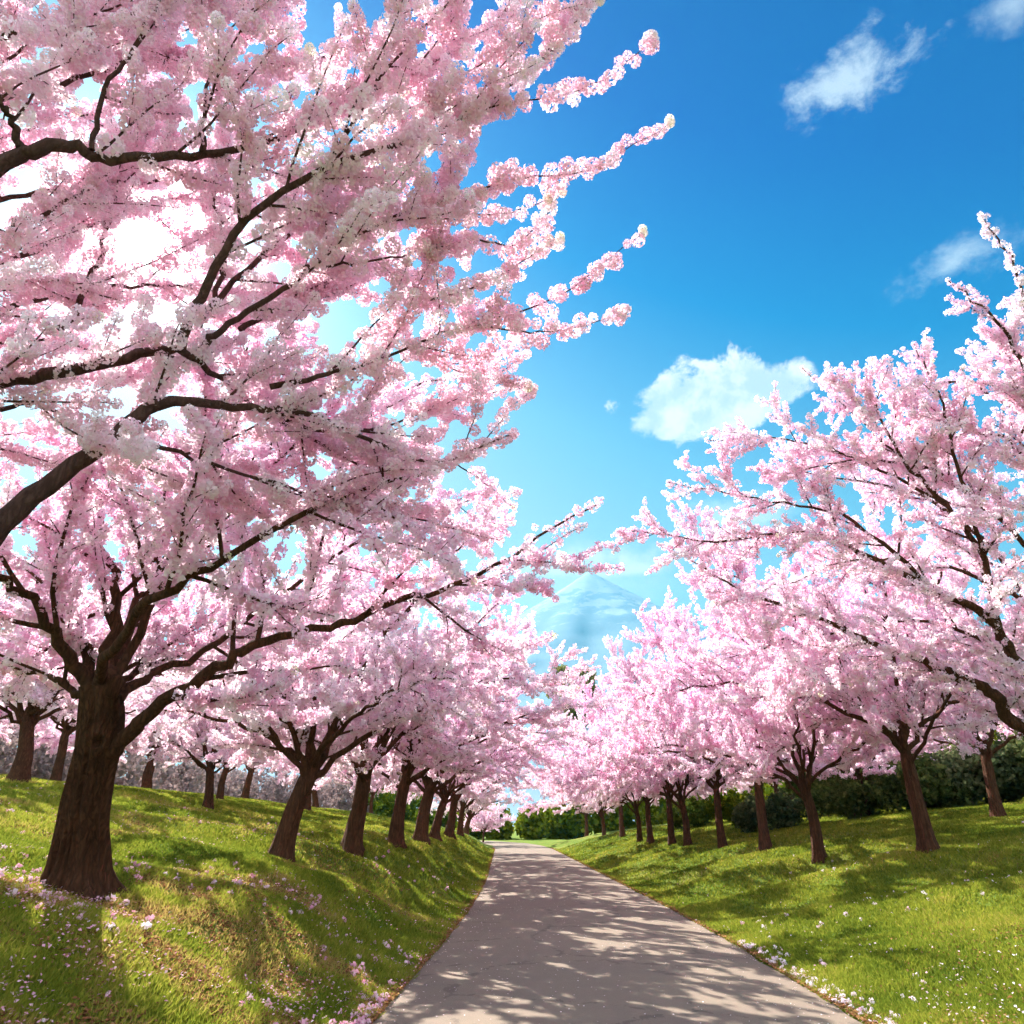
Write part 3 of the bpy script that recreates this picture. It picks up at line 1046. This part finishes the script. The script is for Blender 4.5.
def make_right0():
    g = TreeGen(55, 1.35, 0.068)
    x0, y0 = 8.9, 10.3
    O = np.array([x0, y0, float(height(x0, y0)) - 0.05])

    def keep(p, lv):
        u, v = pix(p + O)
        return v > np.interp(u, [600, 625, 700, 800, 870, 920, 950, 980, 1024], [540, 522, 438, 372, 360, 345, 285, 225, 225]) - 4
    g.cull = keep
    root = bpy.data.objects.new('cherry_tree', None)
    col.objects.link(root)
    root.location = O
    tag(root, 'large cherry tree at the right edge, dark boughs reaching over the right lawn', 'cherry tree', 'cherry trees of the right row')
    fork = np.array([0.1, 0.1, 1.5])
    link('trunk', trunk_mesh('trunk', [np.array([0, 0, -0.3]), np.array([0.02, 0, 0.3]), np.array([0.08, 0.05, 0.9]), fork, fork + [-0.05, 0.05, 0.4]],
                             [0.36, 0.28, 0.25, 0.24, 0.15], BARK, 40, 40, 0.45, 12), root)
    K = lambda *l: rel(px(l), O)
    g.limb([fork] + K((1026, 730, 11.0), (1000, 700, 11.1), (972, 684, 11.2), (930, 664, 11.3), (870, 640, 11.5), (800, 612, 11.8), (740, 590, 12.2), (690, 560, 12.6)),
           0.13, 0.01, SPECS, n=34, sides=12, wig=0.02)
    g.limb([fork + [0, 0, 0.2]] + K((1030, 672, 10.6), (1006, 646, 10.6), (985, 615, 10.6), (935, 590, 10.7), (865, 556, 10.9), (800, 530, 11.2), (720, 540, 11.8), (628, 530, 12.6)),
           0.11, 0.009, SPECS, n=34, sides=12, wig=0.02)
    g.limb(K((1000, 640, 10.6), (985, 560, 10.5), (945, 505, 10.5), (905, 462, 10.6), (880, 415, 10.7), (866, 368, 10.8)), 0.06, 0.008, SPECS, n=26, sides=9, wig=0.02)
    g.limb(K((945, 505, 10.5), (880, 470, 10.9), (790, 440, 11.3), (706, 440, 11.8)), 0.03, 0.007, SPECS, n=20, sides=8, wig=0.02)
    g.limb(K((935, 590, 10.7), (850, 520, 11.1), (760, 500, 11.7), (668, 482, 12.3)), 0.04, 0.007, SPECS, n=20, sides=8, wig=0.02)
    g.limb(K((905, 462, 10.6), (860, 420, 10.9), (802, 368, 11.2)), 0.02, 0.006, SPECS, n=14, sides=7, wig=0.015)
    g.limb(K((985, 560, 10.5), (960, 470, 10.3), (940, 400, 10.3), (914, 343, 10.4)), 0.035, 0.007, SPECS, n=18, sides=8, wig=0.02)
    g.limb([fork + [0, 0, 0.4]] + K((1060, 560, 10.2), (1040, 420, 9.8), (1015, 350, 9.7), (985, 310, 9.6), (948, 280, 9.6)), 0.07, 0.007, SPECS, n=24, sides=9, wig=0.02)
    g.limb(K((1040, 420, 9.8), (1030, 330, 9.4), (1010, 260, 9.3), (980, 214, 9.3)), 0.035, 0.006, SPECT, n=20, sides=8, wig=0.015, bf=0.2, bs=0.07)
    g.limb([fork + [0, 0, 0.3]] + K((1070, 520, 11.5), (1040, 440, 11.8), (1000, 400, 12), (950, 380, 12.2), (900, 400, 12.4)), 0.07, 0.007, SPECS, n=24, sides=9, wig=0.02)
    g.limb([fork + [0, 0, 0.1]] + K((1050, 640, 12.4), (1000, 560, 12.9), (930, 500, 13.2), (850, 480, 13.6), (780, 470, 14)), 0.08, 0.007, SPECS, n=26, sides=9, wig=0.02)
    for q in ([(1060, 620, 11.5), (1000, 590, 12), (920, 560, 12.6), (830, 570, 13.2), (740, 600, 13.8)],
              [(1060, 580, 10.5), (1000, 520, 10.6), (930, 470, 10.8), (850, 460, 11.2), (780, 480, 11.6)],
              [(1060, 500, 10.5), (1000, 440, 10.4), (940, 420, 10.6), (880, 400, 11.0)],
              [(1060, 440, 10.5), (1020, 380, 10.4), (990, 340, 10.4)],
              [(1050, 700, 12.5), (980, 640, 13.0), (900, 620, 13.5), (800, 640, 14.2), (720, 660, 15)]):
        g.limb(K(*q), 0.05, 0.007, SPECS, n=20, sides=7, wig=0.03)
    for tb in g.limbs:
        link('limb', tb.mesh('limb', BARK), root)
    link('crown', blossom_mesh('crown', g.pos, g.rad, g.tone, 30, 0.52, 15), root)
    print('r0 clusters', len(g.pos))


make_right0()

# ---- rows
left_px = [(280, 858), (351, 849), (395, 844), (420, 840), (434, 838), (449, 836), (460, 835)]
prev = None
LT = []
for u, v in left_px:
    LT.append(solve(u, v))
print('left', [tuple(round(float(c), 1) for c in p) for p in LT])
right_px = [(930, 851), (820, 859), (766, 849), (723, 848), (688, 845), (672, 844), (651, 842), (640, 841)]
RT = [solve(u, v) for u, v in right_px]
print('right', [tuple(round(float(c), 1) for c in p) for p in RT])
print('r2', solve(998, 818), solve(215, 812))

WHO_L = ['dark forked cherry tree behind the big knot-holed trunk, second trunk of the left row',
         'leaning dark cherry tree, third trunk from the front in the left row',
         'dark cherry tree, fourth trunk from the front in the left row',
         'cherry tree, fifth trunk from the front in the left row',
         'cherry tree, sixth trunk from the front in the left row',
         'slender looking distant cherry tree, seventh trunk from the front in the left row',
         'distant cherry tree, eighth trunk from the front in the left row']
for i, (x, y) in enumerate(LT):
    v = VAR[(i + 1) % 4]
    sc_ = (0.92, 0.95, 1.0, 1.05, 1.0, 1.05, 1.0)[i]
    place(v, x, y, rnd.uniform(-0.45, 0.45), sc_, WHO_L[i], 'cherry trees of the left row')
place(VAR[0], -4.3, 72.0, 0.3, 1.0, 'farthest cherry tree at the end of the left row beside the path bend', 'cherry trees of the left row')

WHO_R = ['stout brown cherry trunk nearest the camera on the right lawn, leaning slightly left',
         'cherry tree with a straight brown trunk, second standing trunk on the right lawn',
         'cherry tree, third standing trunk from the right on the right bank',
         'cherry tree, fourth standing trunk from the right on the right bank',
         'cherry tree, fifth standing trunk from the right on the right bank',
         'cherry tree, sixth standing trunk from the right on the right bank',
         'cherry tree, seventh standing trunk from the right on the right bank',
         'cherry tree, eighth standing trunk from the right, close beside the seventh']
for i, (x, y) in enumerate(RT):
    v = SLIM[i % 3]
    sc_ = (1.02, 0.9, 0.95, 0.92, 0.97, 0.88, 0.95, 0.92)[i]
    place(v, x, y, math.pi + rnd.uniform(-0.4, 0.4), sc_, WHO_R[i], 'cherry trees of the right row', sz=(1.12, 1.2, 1.22, 1.3, 1.2, 1.3, 1.15, 1.25)[i])
for k, (x, y, lab) in enumerate([
        (7.6, 53.0, 'distant cherry tree on the right bank, just left of the pair of close trunks'),
        (7.4, 62.0, 'small distant cherry tree second from the end of the right row'),
        (7.0, 72.0, 'farthest cherry tree at the end of the right row'),
        ]):
    place(SLIM[k % 3], x, y, math.pi + rnd.uniform(-0.5, 0.5), 1.05, lab, 'cherry trees of the right row', sz=1.15)

# second rows farther up the banks
BACK = [(-9.4, 23.5, VAR[3], 0.7, 'small leaning cherry tree on the left hillside behind the row'),
        (-12.5, 19.0, VAR[1], 0.9, 'cherry tree on the hilltop at the left edge with bare spreading limbs'),
        (-16.5, 27.0, SLIM[0], 1.0, 'cherry tree on the hilltop left of the knot-holed trunk'),
        (-12.0, 31.0, SLIM[1], 0.9, 'cherry tree on the hill crest right behind the small leaning tree'),
        (-10.5, 39.0, SLIM[2], 0.9, 'cherry tree on the hill crest behind the second and third left trunks'),
        (-18.5, 38.0, VAR[0], 1.0, 'far cherry tree high on the left hill beyond the crest'),
        (-10.0, 50.0, SLIM[0], 0.95, 'far cherry tree behind the middle of the left row'),
        (-11.5, 62.0, SLIM[1], 1.0, 'far cherry tree behind the end of the left row'),
        (-24.0, 31.0, VAR[2], 1.0, 'outermost cherry tree at the far left of the hill crest'),
        (-25.0, 45.0, SLIM[2], 1.1, 'pale pink cherry tree deep behind the left hill crest')]
BACK += [(-17.0, 48.0, VAR[3], 1.1, 'faint pink cherry tree beyond the crest between the big trunk and the second trunk'),
         (-15.5, 60.0, VAR[1], 1.1, 'faint pink cherry tree beyond the crest behind the third left trunk'),
         (-30.0, 38.0, SLIM[1], 1.2, 'faint pink cherry tree beyond the crest left of the big trunk')]
for (x, y, v, s_, lab) in BACK:
    place(v, x, y, rnd.uniform(0, 6.28), s_, lab, 'cherry trees behind the left row')
BACKR = [(13.9, 21.8, SLIM[2], 0.95, 'cherry tree high on the right bank by the right edge, in front of dark bushes'),
         (14.5, 31.0, SLIM[1], 0.95, 'cherry tree behind the crest between the two nearest right trunks'),
         (20.5, 27.5, SLIM[0], 1.0, 'cherry tree far up the right bank near the dark bushes'),
         (14.0, 40.0, SLIM[0], 1.0, 'cherry tree beyond the right crest behind the third trunk'),
         (13.5, 50.0, SLIM[2], 1.0, 'cherry tree beyond the right crest behind the fifth trunk'),
         (13.0, 61.0, SLIM[1], 1.0, 'cherry tree beyond the right crest near the far end'),
         (22.0, 41.0, SLIM[1], 1.1, 'pale cherry tree deep behind the right bushes')]
BACKR += [(25.0, 33.0, VAR[1], 1.05, 'pale cherry tree beyond the dark bushes at the far right edge'),
          (17.5, 47.0, VAR[3], 1.1, 'pale cherry tree well behind the right crest, above the low bushes'),
          (19.0, 60.0, SLIM[2], 1.2, 'faint pink cherry tree in the second line behind the far right row')]
for (x, y, v, s_, lab) in BACKR:
    place(v, x, y, rnd.uniform(0, 6.28), s_, lab, 'cherry trees behind the right row')

# the lone small cherry at the far end of the path
place(SLIM[1], -3.2, 86.0, 1.0, 0.7, 'small lone cherry tree on the far lawn beyond the end of the path', None)


# ---- green things behind
def leaf_crown(name, blobs, n, leaf, seed, mat, tone0=0.45):
    """leaf clusters through several lobes"""
    rg = np.random.default_rng(seed)
    pos = []; rad = []; tone = []
    for (c, r) in blobs:
        k = max(8, int(n * r[0] * r[1]))
        d = rg.normal(size=(k, 3)); d /= np.linalg.norm(d, axis=1)[:, None]
        q = rg.uniform(0.55, 1.05, k)[:, None]
        bump_ = (0.8 + 0.4 * vnoise(d[:, 0] * 3 + c[0], d[:, 2] * 3 + d[:, 1] * 2, seed))[:, None]
        p = np.array(c) + d * q * bump_ * np.array(r)
        pos.append(p); rad.append(rg.uniform(0.6, 1.3, k) * leaf)
        tone.append(np.clip(tone0 + rg.normal() * 0.12 + rg.normal(size=k) * 0.12, 0, 0.9))
    return blossom_mesh(name, np.vstack(pos), np.concatenate(rad), np.concatenate(tone), 9, 0.75, seed, mat, 0.8, 0.2)


def bush_meshes(seed, mat=None, w=1.3, h=1.2):
    r = random.Random(seed)
    blobs = [((r.uniform(-w, w), r.uniform(-w, w) * 0.7, h * r.uniform(0.4, 0.85)), (r.uniform(.5, .85),) * 2 + (r.uniform(.45, .8),)) for _ in range(9)]
    f = leaf_crown('foliage', blobs, 420, 0.11, seed, mat or LEAF)
    tb = Tubes()
    for k in range(7):
        a = r.uniform(0, 6.28)
        tb.add(catmull([(0, 0, -0.1), (math.cos(a) * 0.3, math.sin(a) * 0.3, h * 0.4), (math.cos(a) * w * 0.7, math.sin(a) * w * 0.5, h * 0.9)], 7),
               np.linspace(0.03, 0.008, 7), 5)
    return f, tb.mesh('stem', TWIG)


BU = [bush_meshes(s) for s in (3, 4)]
spots = [(11.5, 33.5, 1.0, 'low green bush behind the crest left of the nearest right trunk'),
         (13.8, 30.5, 1.1, 'rounded green bush behind the crest at the nearest right trunk'),
         (16.2, 30.0, 1.3, 'tall green bush right of the nearest right trunk'),
         (18.6, 29.0, 1.5, 'dark green bush between the two rightmost trunks'),
         (21.0, 27.5, 1.6, 'dark green bush at the right edge behind the upper bank'),
         (12.0, 40.0, 1.1, 'green bush behind the crest between the second and third right trunks'),
         (17.0, 37.0, 1.8, 'large green shrub deep behind the right crest'),
         (23.5, 33.0, 2.2, 'largest dark shrub beyond the right bank'),
         (11.5, 48.0, 1.1, 'small distant bush on the right crest')]
for k, (x, y, s_, lab) in enumerate(spots):
    b = BU[k % 2]
    root = bpy.data.objects.new('bush', None)
    col.objects.link(root)
    root.location = (x, y, float(height(x, y)) - 0.05)
    root.scale = (s_,) * 3
    root.rotation_euler = (0, 0, rnd.uniform(0, 6.28))
    tag(root, lab, 'bush', 'green bushes behind the right bank')
    link('foliage', b[0], root)
    link('stem', b[1], root)


def tall_tree(x, y, hgt, w, mat, label, seed, cat='tree'):
    r = random.Random(seed)
    root = bpy.data.objects.new('broadleaf_tree', None)
    col.objects.link(root)
    z = float(height(x, y))
    root.location = (x, y, z - 0.1)
    tag(root, label, cat)
    link('trunk', trunk_mesh('trunk', [np.array([0, 0, -0.2]), np.array([0.1, 0, hgt * 0.2]), np.array([0, 0.1, hgt * 0.5]), np.array([0.1, 0, hgt * 0.85])],
                             [0.4, 0.3, 0.22, 0.05], BARK, 16, 20, 0.4, seed), root)
    tb = Tubes(); blobs = []
    for k in range(22):
        f = r.uniform(0.35, 1.0)
        a = r.uniform(0, 6.28)
        rr = w * math.sqrt(max(0.05, 1 - ((f - 0.62) / 0.42) ** 2)) * r.uniform(0.4, 1.0)
        c = (math.cos(a) * rr, math.sin(a) * rr, hgt * f)
        tb.add(catmull([(0, 0, hgt * f * 0.6), (c[0] * 0.5, c[1] * 0.5, hgt * f * 0.82), c], 7), np.linspace(0.09, 0.02, 7), 5)
        q = w * r.uniform(0.22, 0.4)
        blobs.append((c, (q, q, q * 0.75)))
    link('limb', tb.mesh('limb', BARK), root)
    link('crown', leaf_crown('crown', blobs, 60, 0.30, seed, mat), root)


tall_tree(9.6, 112.0, 24.5, 6.0, PALE_LEAF, 'tall olive green tree rising above the far right cherry crowns in front of the mountain', 5)


def woodland():
    rg = np.random.default_rng(90)
    pos = []; rad = []; tone = []
    spots = []
    for x in np.arange(-95, 100, 4.2):
        for lane in range(3):
            y = 106 + lane * 7 + rg.uniform(-2, 2) + 0.1 * abs(x)
            spots.append((x + rg.uniform(-2, 2), y, rg.uniform(5.0, 8.5) if abs(x) > 12 else rg.uniform(3.2, 4.6)))
    for y in np.arange(28, 108, 4.2):
        for lane in range(2):
            spots.append((-37 - lane * 7 + rg.uniform(-2, 2), y, rg.uniform(5, 8)))
            spots.append((33 + lane * 7 + rg.uniform(-2, 2), y, rg.uniform(5, 8)))
    for (x, y, h) in spots:
        z0 = float(height(x, y))
        base = rg.uniform(0.3, 0.8)
        k = int(150)
        d = rg.normal(size=(k, 3)); d /= np.linalg.norm(d, axis=1)[:, None]
        q = rg.uniform(0.55, 1.0, k) ** 0.6
        w = h * 0.42
        p = np.stack([d[:, 0] * q * w, d[:, 1] * q * w, h * 0.5 + d[:, 2] * q * h * 0.52], -1)
        p += (vnoise(p[:, 0] * 1.1 + x, p[:, 2] * 1.1 + y, 4)[:, None] - 0.5) * 0.9
        pos.append(p + [x, y, z0]); rad.append(rg.uniform(0.5, 1.0, k)); tone.append(np.clip(base + rg.normal(size=k) * 0.12, 0, 0.9))
    P_ = np.vstack(pos); R_ = np.concatenate(rad); T_ = np.concatenate(tone)
    lf = (P_[:, 0] < -20)
    me2 = blossom_mesh('winter_wood', P_[lf], R_[lf] * 0.8, T_[lf], 9, 0.5, 10, WINTER, 0.9, 0.1)
    tag(link('winter_wood', me2), 'greyish brown leafless wood behind the left hill', 'woodland', None, 'stuff')
    pos = [P_[~lf]]; rad = [R_[~lf]]; tone = [T_[~lf]]
    me = blossom_mesh('woodland', np.vstack(pos), np.concatenate(rad), np.concatenate(tone), 9, 0.6, 9, LEAF, 0.8, 0.2)
    tag(link('woodland', me), 'dark green wood standing beyond the banks and the far lawn', 'woodland', None, 'stuff')


woodland()


# ---- grass, petals, litter
def visible(x, y, z, m=60):
    d = np.stack([x, y, z], -1) - CAM
    c, s_ = math.cos(PITCH), math.sin(PITCH)
    zf = d[:, 1] * c + d[:, 2] * s_
    yu = -d[:, 1] * s_ + d[:, 2] * c
    u = 512 + FPX * d[:, 0] / np.maximum(zf, 0.01)
    v = 512 - FPX * yu / np.maximum(zf, 0.01)
    return (zf > 0.3) & (u > -m) & (u < 1024 + m) & (v < 1024 + m * 2) & (v > -m)


def sample_ground(n, rmin, rmax, power, rg):
    """points over the banks, thinning out with distance"""
    th = rg.uniform(-0.72, 0.72, n * 2)
    q = rg.uniform(0, 1, n * 2)
    r = rmin * (rmax / rmin) ** (q ** power)
    x = r * np.sin(th); y = r * np.cos(th)
    sl = path_l(y) - x; sr = x - path_r(y)
    ok = (sl > -0.02) | (sr > -0.02)
    x = x[ok]; y = y[ok]
    z = height(x, y)
    k = visible(x, y, z)
    return x[k], y[k], z[k]


def worn(x, y):
    d = vnoise(x * 0.55, y * 0.55, 51) * 0.6 + vnoise(x * 2.2, y * 2.2, 52) * 0.4
    return np.clip((d - 0.49) * 5.0, 0, 1) * np.where(x < 0, 0.95, 0.3) * np.clip(1.6 - np.hypot(x, y) / 22, 0, 1)


def build_grass():
    rg = np.random.default_rng(5)
    x, y, z = sample_ground(640000, 4.5, 60, 0.9, rg)
    k = rg.uniform(0, 1, len(x)) > worn(x, y) * 0.8
    x, y, z = x[k], y[k], z[k]
    n = len(x)
    dist = np.hypot(x, y)
    clump = vnoise(x * 2.3, y * 2.3, 31)
    H = (0.026 + 0.034 * clump + 0.024 * rg.uniform(0, 1, n)) * (1 + dist * 0.012)
    wd = 0.0035 + dist * 0.00075
    a = rg.uniform(0, 2 * np.pi, n)
    lean = rg.normal(size=(n, 2)) * 0.55
    B = np.stack([x, y, z - 0.01], -1)
    side = np.stack([np.cos(a) * wd, np.sin(a) * wd, np.zeros(n)], -1)
    tip = B + np.stack([lean[:, 0] * H, lean[:, 1] * H, H], -1)
    V = np.stack([B - side, B + side, tip], 1).reshape(-1, 3)
    tone = np.clip(0.42 + 0.5 * worn(x, y) + 0.45 * (vnoise(x * 0.6, y * 0.6, 33) - 0.5) + 0.3 * (clump - 0.5) + rg.normal(size=n) * 0.16, 0, 1)
    T = np.repeat(tone, 3)
    me = mesh_np('grass', V, np.arange(n * 3).reshape(-1, 3), BLADE, False, {'tone': T})
    tag(link('grass', me), 'short green grass covering both banks', 'grass', None, 'stuff')
    print('blades', n)


def flakes(name, x, y, z, size, tone, mat, rg, tilt=0.5, lift=0.02):
    n = len(x)
    a = rg.uniform(0, 2 * np.pi, n)
    nrm = np.stack([rg.normal(size=n) * tilt, rg.normal(size=n) * tilt, np.ones(n)], -1)
    nrm /= np.linalg.norm(nrm, axis=1)[:, None]
    t = np.stack([np.cos(a), np.sin(a), np.zeros(n)], -1)
    A = np.cross(nrm, t); A /= np.linalg.norm(A, axis=1)[:, None]
    B_ = np.cross(nrm, A)
    c = np.stack([x, y, z + lift], -1)
    s_ = size[:, None]
    V = np.stack([c - A * s_, c + B_ * s_ * 0.7 + nrm * s_ * 0.25, c + A * s_, c - B_ * s_ * 0.7 + nrm * s_ * 0.25], 1).reshape(-1, 3)
    return mesh_np(name, V, np.arange(n * 4).reshape(-1, 4), mat, False, {'tone': np.repeat(tone, 4)})


def build_petals():
    rg = np.random.default_rng(15)
    x, y, z = sample_ground(60000, 4.5, 45, 1.0, rg)
    dens = vnoise(x * 0.9, y * 0.9, 41) * 0.6 + vnoise(x * 3.1, y * 3.1, 42) * 0.4
    left = x < 0
    near = np.clip(1.2 - np.hypot(x, y) / 26, 0.15, 1)
    k = rg.uniform(0, 1, len(x)) < np.clip((dens - 0.42) * 3.2, 0, 1) ** 1.6 * near * np.where(left, 0.55, 0.18)
    x, y, z = x[k], y[k], z[k]
    tone = np.clip(np.where(x < 0, 0.15, 0.6) + rg.normal(size=len(x)) * 0.25, 0, 1)
    sz = rg.uniform(0.008, 0.018, len(x)) * (1 + np.hypot(x, y) * 0.012)
    me = flakes('fallen_petals', x, y, z, sz, tone, FALLEN, rg, 0.5, 0.045)
    tag(link('fallen_petals', me), 'pink and white petals strewn over the grass', 'petals', None, 'stuff')
    # clumps of fallen blossom heads
    x, y, z = sample_ground(2600, 5, 24, 1.0, rg)
    d = vnoise(x * 0.7, y * 0.7, 44)
    k = (d > 0.5) & (rg.uniform(0, 1, len(x)) < np.where(x < 0, 0.4, 0.18))
    x, y, z = x[k], y[k], z[k]
    # more along the path edge on the right
    m = 150
    yy = rg.uniform(6.5, 13, m); xx = path_r(yy) + np.abs(rg.normal(size=m)) * 0.14 + 0.02
    m2 = 60
    y2 = rg.uniform(6.5, 9, m2); x2 = path_l(y2) - np.abs(rg.normal(size=m2)) * 0.12 - 0.02
    x = np.concatenate([x, xx, x2]); y = np.concatenate([y, yy, y2]); z = height(x, y)
    tone = np.clip(np.where(x < 0, 0.3, 0.8) + rg.normal(size=len(x)) * 0.2, 0, 0.9)
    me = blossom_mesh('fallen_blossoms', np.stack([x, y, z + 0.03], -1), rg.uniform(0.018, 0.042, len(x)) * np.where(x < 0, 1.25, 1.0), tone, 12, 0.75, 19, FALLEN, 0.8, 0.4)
    tag(link('fallen_blossoms', me), 'fallen pink and white blossom heads lying in the grass', 'blossoms', None, 'stuff')
    # brown leaf litter: banks in patches and a seam along both path edges
    x, y, z = sample_ground(150000, 4.5, 40, 1.0, rg)
    d = vnoise(x * 0.55, y * 0.55, 51) * 0.6 + vnoise(x * 2.2, y * 2.2, 52) * 0.4
    k = rg.uniform(0, 1, len(x)) < worn(x, y) + 0.02
    x, y = x[k], y[k]
    m = 17000
    ye = 5 + 60 * rg.uniform(0, 1, m) ** 1.8
    right = rg.uniform(0, 1, m) < 0.5
    off = rg.gamma(1.2, 0.055, m) - 0.04
    xe = np.where(right, path_r(ye) + off, path_l(ye) - off)
    x = np.concatenate([x, xe]); y = np.concatenate([y, ye]); z = np.maximum(height(x, y), 0.015)
    sz = rg.uniform(0.010, 0.024, len(x)) * (1 + np.hypot(x, y) * 0.012)
    me = flakes('leaf_litter', x, y, z, sz, rg.uniform(0, 1, len(x)), DRY, rg, 0.35, 0.022)
    tag(link('leaf_litter', me), 'brown dry leaves and bits lying in patches and along the path edges', 'leaf litter', None, 'stuff')
    # petals on the path
    m = 3000
    y = 5 + 40 * rg.uniform(0, 1, m) ** 1.6
    f = rg.beta(0.35, 0.35, m)
    x = path_l(y) + (path_r(y) - path_l(y)) * f
    z = 0.012 + 0.045 * np.sin(np.pi * f)
    me = flakes('petals_on_path', x, y, z, rg.uniform(0.006, 0.012, m) * (1 + y * 0.01), np.clip(rg.normal(size=m) * 0.2 + 0.7, 0, 1), FALLEN, rg, 0.15, 0.006)
    tag(link('petals_on_path', me), 'loose petals scattered on the asphalt path', 'petals', None, 'stuff')


build_grass()
build_petals()
